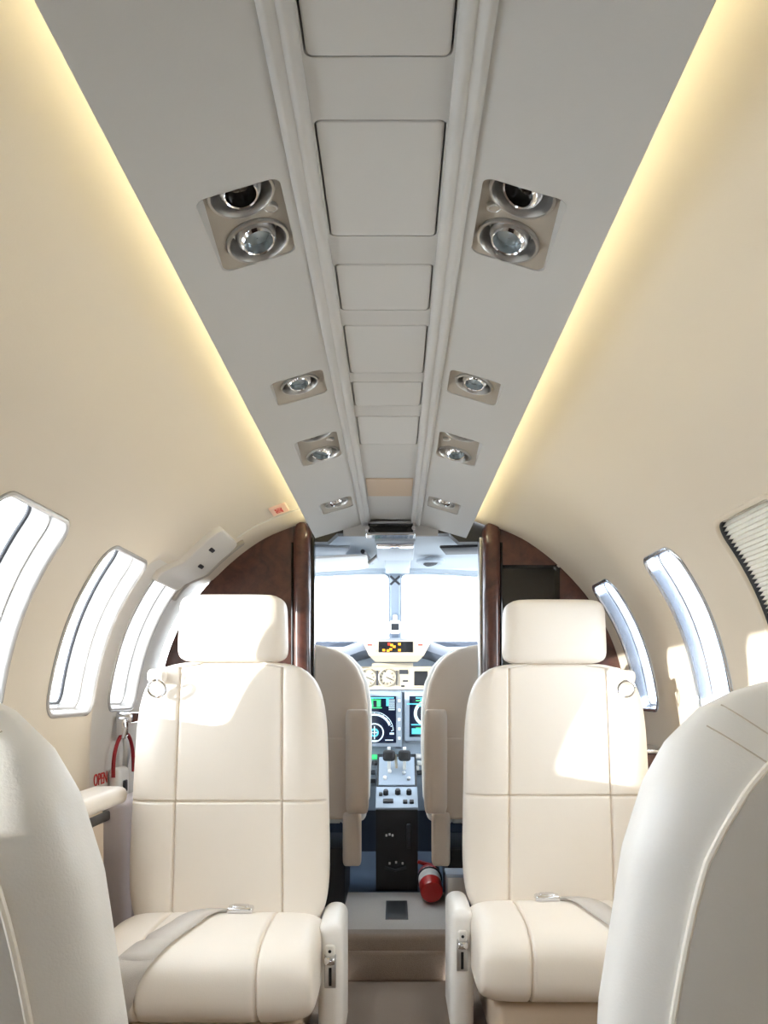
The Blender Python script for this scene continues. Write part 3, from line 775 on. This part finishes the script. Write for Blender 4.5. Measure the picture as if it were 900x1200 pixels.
for (x, y, m) in ((450, 763, AMBER), (456, 756, REDL), (459, 757, AMBER), (458, 762, AMBER), (462, 759, AMBER), (468, 756, AMBER), (468, 763, AMBER), (455, 763.5, AMBER)):
    g = MB().add([Vector(p) - Vector((0, .003, 0)) for p in plate_px(x - 1.5, y - 1.3, x + 1.5, y + 1.3).v], plate_px(0, 0, 1, 1).f); build(g, 'warning_light', m, an, smooth=False)
for (x, y) in ((434, 757), (492, 757)): build(plate_px(x - 4.5, y - 2.2, x + 4.5, y + 2.2, yo=sl(757) - .002), 'warning_button', SIGNP, an, smooth=False); build(plate_px(x - 2.6, y - .8, x + 2.6, y + .8, yo=sl(757) - .0035), 'button_legend', REDP, an, smooth=False)
for (x, y) in ((436, 764), (490, 764)): build(plate_px(x - 4, y - 2.2, x + 4, y + 2.2, yo=sl(764) - .002), 'push_button', WHITEP, an, smooth=False)
# gauge strip
yG = PY - .012
gs = build(plate_px(405, 781, 560, 808, yo=yG), 'gauge_strip', PANELC, pnl, smooth=False, label='cream strip of gauges')
build(plate_px(436, 777, 484, 781, yo=yG - .01), 'strip_lip', PANELC, pnl, smooth=False)
for px in (407, 430.5, 453.8):
    X, Z = ip(px, 794)
    gg = build(MB().lathe([(.041, .002), (.041, -.006), (.036, -.010), (.0345, -.003), (.001, -.003)], (X, yG, Z), (0, 1, 0), 32, cap=False), 'round_gauge', PANELC, gs)
    build(MB().lathe([(.037, -.0085), (.0355, -.0125), (.034, -.0085)], (X, yG, Z), (0, 1, 0), 32, cap=False), 'gauge_rim', BRUSHED, gg) if False else None
    tk = MB()
    for a in range(20, 340, 32):
        c_, s_ = math.cos(math.radians(a + 90)), math.sin(math.radians(a + 90)); tk.box((X + .028 * c_, yG - .0045, Z + .028 * s_), (.003, .002, .009), 0, rot=Matrix.Rotation(math.radians(-(a)), 3, 'Y'))
    tk.box((X + .008, yG - .005, Z - .004), (.028, .002, .004), 0, rot=Matrix.Rotation(math.radians(25), 3, 'Y')); build(tk, 'dial_marks', DARKGREY, gs, smooth=False)
    for s in (-1, 1): build(MB().box((X + s * .042, yG - .004, Z - .002), (.004, .006, .066), .001), 'gauge_clip', DARKGREY, gs)
for (a, b, c_, d) in ((468, 785, 478, 790), (472, 797, 478, 799), (470, 803, 474, 805)): build(plate_px(a, b, c_, d, yo=yG - .003), 'switch_label', DARKGREY, gs, smooth=False)
sq = build(MB().box(Vector((ip(493, 795)[0], yG - .002, ip(493, 795)[1])), (.082, .016, .082), .008), 'square_gauge', PANELC, gs)
build(MB().box(Vector((ip(493, 795)[0], yG - .010, ip(493, 795)[1])), (.060, .004, .064), .010), 'gauge_face', BLACK, sq)
# screens
def screen(x0, x1, y0, y1, kind):
    X0, Z0 = ip(x0, y0); X1, Z1 = ip(x1, y1); c = Vector(((X0 + X1) / 2, PY - .012, (Z0 + Z1) / 2))
    bz = build(MB().box(c, (X1 - X0, .03, Z0 - Z1), .008), 'display_unit', PANELG, pnl, label='flight display screen with %s' % ('compass rose' if kind else 'map'))
    sx0, sx1, sz0, sz1 = X0 + .022, X1 - .026, Z0 - .022, Z1 + .022; yS = PY - .0285
    sc = MB().box(((sx0 + sx1) / 2, yS, (sz0 + sz1) / 2), (sx1 - sx0, .003, sz0 - sz1)); build(sc, 'display_screen', DARKSCR, bz, smooth=False)
    w_, h_ = sx1 - sx0, sz0 - sz1
    def gfx(m, items, name='display_graphic'):
        q = MB()
        for (u, v, a, b) in items: q.box((sx0 + u * w_, yS - .0022, sz0 - v * h_), (a * w_, .001, b * h_))
        build(q, name, m, bz, smooth=False)
    def ring(m, u, v, r, th, a0=0, a1=360):
        q = MB(); cx, cz = sx0 + u * w_, sz0 - v * h_; n = 32; V = []; F = []
        for k in range(n + 1):
            a = math.radians(a0 + (a1 - a0) * k / n)
            V += [Vector((cx + (r - th) * w_ * math.cos(a), yS - .0024, cz + (r - th) * w_ * math.sin(a))), Vector((cx + r * w_ * math.cos(a), yS - .0024, cz + r * w_ * math.sin(a)))]
            if k: F.append((2 * k - 2, 2 * k - 1, 2 * k + 1, 2 * k))
        build(q.add(V, F), 'display_arc', m, bz, smooth=False)
    rnd = random.Random(3 + kind)
    if kind:
        gfx(GC, [(.5, .035, .9, .03), (.2, .13, .06, .16), (.8, .13, .06, .16)])
        gfx(GW, [(.12, .08 + .035 * k, .16, .012) for k in range(7)] + [(.90, .08 + .035 * k, .14, .012) for k in range(7)])
        ring(GW, .5, .74, .44, .012, 0, 180); gfx(GW, [(.5 + .40 * math.cos(math.radians(a)), .74 - .40 * math.sin(math.radians(a)) * w_ / h_, .025, .018) for a in range(0, 181, 15)]); gfx(GG, [(.42, .14, .10, .18), (.60, .15, .09, .15), (.5, .08, .3, .02), (.5, .25, .34, .02)])
        ring(GW, .5, .74, .40, .05, 20, 160); ring(GW, .5, .78, .22, .03); ring(GC, .5, .78, .10, .04)
        gfx(GW, [(.5, .78, .02, .28), (.5, .78, .14, .02), (.2, .95, .16, .02), (.5, .95, .14, .02), (.84, .94, .18, .02), (.9, .80, .10, .04)])
    else:
        gfx(GC, [(rnd.random() * .8 + .1, .04 + .05 * k, .18 + .2 * rnd.random(), .03) for k in range(5)] + [(.5, .70, .92, .03), (.25, .86, .4, .14)])
        gfx(GC, [(.12 + .76 * rnd.random(), .08 + .5 * rnd.random(), .08, .03) for k in range(14)]); gfx(GG, [(rnd.random() * .8 + .1, .05 + .28 * rnd.random(), .12, .018) for k in range(12)] + [(.4, .78, .5, .02)])
        ring(GW, .40, .42, .30, .07, 60, 250); ring(GW, .55, .40, .20, .05, -60, 120); ring(GC, .42, .46, .12, .05)
        gfx(GW, [(.25 + .15 * k, .62, .10, .02) for k in range(5)] + [(.6, .84, .16, .1)])
    bt = MB()
    for k in range(5): build(MB().box((X1 - .012, PY - .029, sz0 - h_ * (k + .5) / 5), (.012, .006, .014), .002), 'bezel_button', WHITEP, bz)
screen(408, 471, 810, 876, 1)
screen(474, 537, 810, 869, 0)
# lower board with buttons
for k, (px, py, m) in enumerate(((439, 887, GG), (439, 894, DARKGREY), (431, 887, DARKGREY), (436, 905, DARKGREY), (431, 896, WHITEP), (490, 886, WHITEP), (492, 894, WHITEP), (488, 900, WHITEP), (497, 890, DARKGREY), (437, 915, DARKGREY), (492, 905, DARKGREY))):
    X, Z = ip(px, py); build(MB().box((X, PY - .004, Z), (.024, .018, .020), .003), 'panel_button', m, pnl)

# ------------------------------------------------------------------ centre pedestal
ped = thing('centre_pedestal', 'blue-grey throttle pedestal with black front between the cockpit seats', 'pedestal', (.007, 3.95, -.80))
pw0, pw1 = -.077, .091; pc = (pw0 + pw1) / 2
side = [(3.80, -.80), (3.80, -.478), (3.95, -.402), (4.10, -.288), (4.15, -.275), (4.15, -.80)]
m0 = MB().prism([Vector((pw0, y, z)) for y, z in side], (pw1 - pw0, 0, 0)); build(m0, 'pedestal_body', BLACK, ped, smooth=False)
def plate_yz(y0, z0, y1, z1, x0, x1, th, name, m, par, inset=0.0):
    d = Vector((0, y1 - y0, z1 - z0)); n = Vector((0, -d.z, d.y)).normalized()
    c = Vector(((x0 + x1) / 2, (y0 + y1) / 2, (z0 + z1) / 2)) + n * (inset)
    R = Matrix((Vector((1, 0, 0)), d.normalized(), n)).transposed()
    return build(MB().box(c, (x1 - x0, d.length, th), .004, rot=R), name, m, par), c, R, d.length
cp1, c1, R1, l1 = plate_yz(3.805, -.474, 3.945, -.403, pw0 - .002, pw1 + .002, .014, 'control_panel', PANELG, ped)
cp2, c2, R2, l2 = plate_yz(3.955, -.396, 4.095, -.288, pw0 + .008, pw1 - .008, .014, 'throttle_plate', PANELG, ped)
for (u, v, r) in ((-.045, .02, .011), (.004, .024, .012), (.05, .022, .011)):
    build(MB().lathe([(r, .0), (r, .016), (r * .8, .022), (.001, .023)], c1 + R1 @ Vector((u, v, .006)), R1 @ Vector((0, 0, 1)), 18), 'knob', BLACK, cp1)
for (u, v, a, b) in ((-.035, -.035, .042, .024), (.034, -.040, .018, .020), (.060, -.040, .018, .020), (-.066, .015, .014, .018)):
    build(MB().box(c1 + R1 @ Vector((u, v, .010)), (a, b, .012), .003, rot=R1), 'switch_block', BLACK, cp1)
for (u, v) in ((-.03, -.01), (.03, -.02), (-.05, -.05), (.05, -.055)):
    build(MB().lathe([(.008, 0), (.008, .012), (.001, .016)], c2 + R2 @ Vector((u, v, .005)), R2 @ Vector((0, 0, 1)), 14), 'trim_knob', WHITEP if u < 0 else BRUSHED, cp2)
for s in (-1, 1):
    x = pc + s * .033
    lv = build(MB().box((x, 4.02, -.285), (.014, .014, .10), .004, rot=Matrix.Rotation(math.radians(12), 3, 'X')), 'throttle_lever', WHITEP, ped)
    build(MB().box((x, 4.005, -.272), (.052, .045, .046), .012, 4), 'throttle_grip', BLACK, lv)
build(MB().tube([(pc, 4.04, -.34), (pc - .006, 4.02, -.27)], .006, 8), 'flap_lever', AMBER if False else PANELC, ped)
build(MB().box((.055, 3.787, -.58), (.018, .024, .10), .006), 'gear_lever', DARKGREY, ped)
for k, (x, z) in enumerate(((-.035, -.578), (-.022, -.574), (-.010, -.578), (-.022, -.690), (.004, -.686), (.030, -.690))):
    build(MB().box((x, 3.797, z), (.008, .006, .010), .002), 'indicator', WHITEP, ped)
build(MB().tube([(-.04, 3.792, -.705), (0, 3.780, -.715), (.045, 3.792, -.705)], .006, 8), 'pull_handle', DARKGREY, ped)

# ------------------------------------------------------------------ cockpit seats
def pilot_seat(s, xc, label):
    root = thing('pilot_seat', label, 'seat', (xc, 3.48, -.80), 'tan cockpit seats')
    y0 = 3.50
    wz_ = np.array([-.47, -.40, -.20, -.05, .03, .09, .13, .155, .168, .172]); ww_ = np.array([.190, .218, .226, .224, .212, .186, .150, .105, .055, .02])
    wf = lambda z: float(np.interp(z, wz_, ww_))
    build(pad(xc, y0, -.47, .172, .226, .055, .03, n=4, m=6, wfun=wf, depth_m=7), 'back_shell', LEATHER_T, root, angle=70)
    wf2 = lambda z: float(np.interp(z, wz_, ww_)) + .012
    build(pad(xc, y0 + .075, -.46, .165, .23, .035, .05, n=4, m=6, wfun=wf2, depth_m=7, face=1), 'back_pad', FLEECE, root, angle=70)
    pk_ = build(pad(xc, y0 - .048, -.46, -.17, .20, .012, .01, n=6, m=9), 'seat_pocket', LEATHER_T, root, angle=70)
    xi = xc - s * .190
    build(pad(xi, y0 - .115, -.435, -.065, .041, .04, .04, n=3.2, m=12), 'armrest', LEATHER_T, root, angle=70)
    build(MB().lathe([(.018, -.03), (.018, .03)], (xi + s * .0, y0 - .07, -.12), (0, 1, 0), 16), 'armrest_pivot', BRUSHED, root)
    build(pad(xi + s * .022, y0 - .04, -.635, -.44, .034, .035, .04, n=3.5, m=10), 'lower_trim', LEATHER_T, root, angle=70)
    mb, _ = cushion(xc, .215, y0 + .25, -.42, .24, .09, seams=(-.55, .55)); build(mb, 'seat_cushion', FLEECE, root, angle=70)
    build(MB().box((xc, y0 + .2, -.69), (.28, .40, .22), .01), 'seat_base', BLACK, root)  # black puts the shade of the gap below the seat into the colour
    return root
pilot_seat(-1, -.325, 'left tan cockpit seat seen from behind with stowed armrest')
pilot_seat(1, .335, 'right tan cockpit seat seen from behind with armrest above the fire extinguisher')

# ------------------------------------------------------------------ things on the cockpit floor
fx = thing('fire_extinguisher', 'red fire extinguisher lying on the floor beside the pedestal', 'fire extinguisher', (.14, 3.62, -.80))
e0 = Vector((.137, 3.54, -.752)); e1 = Vector((.130, 3.76, -.706)); ax = (e1 - e0).normalized(); Ln = (e1 - e0).length
build(MB().lathe([(.001, .004), (.032, .003), (.040, .000), (.043, .010), (.043, Ln * .72), (.038, Ln * .82), (.020, Ln * .90), (.015, Ln * .92), (.015, Ln * .96)], e0, ax, 30), 'cylinder', REDP, fx)
build(MB().lathe([(.0436, Ln * .30), (.0436, Ln * .66)], e0, ax, 30, cap=False), 'paper_label', WHITEP, fx)
vm = build(MB().lathe([(.018, Ln * .93), (.018, Ln * 1.02), (.001, Ln * 1.03)], e0, ax, 16), 'valve', CHROME, fx)
t_ = e0 + ax * Ln
build(MB().box(t_ + Vector((-.012, .0, .022)), (.06, .03, .012), .004, rot=Matrix.Rotation(.25, 3, 'Y')), 'squeeze_handle', REDP, fx)
build(MB().tube([t_ + Vector((.015, 0, .01)), t_ + Vector((.038, -.01, .005)), t_ + Vector((.040, -.05, -.02))], .008, 8), 'nozzle', BLACK, fx)
build(MB().tube([e0 + ax * Ln * .55 + Vector((math.cos(a) * .046, 0, math.sin(a) * .046)) for a in np.linspace(0, 2 * math.pi, 20, endpoint=False)], .004, 6, closed=True), 'strap', DARKGREY, fx)

fp = thing('floor_vent', 'square black plate set in the carpet before the pedestal', 'floor plate', (.006, 3.46, -.80))
build(MB().box((.006, 3.46, -.7985), (.080, .29, .004), .001), 'vent_frame', DARKGREY, fp)
build(MB().box((.006, 3.46, -.797), (.068, .275, .003), .001), 'vent_plate', BLACK, fp)
gb = thing('grey_box', 'small light grey metal box on the cockpit step beside the right seat', 'box', (.20, 3.13, -.80))
build(MB().box((.207, 3.16, -.70), (.075, .10, .18), .006), 'box_body', BRUSHED, gb)
build(MB().box((.207, 3.16, -.606), (.080, .105, .014), .004), 'box_lid', PANELG, gb)
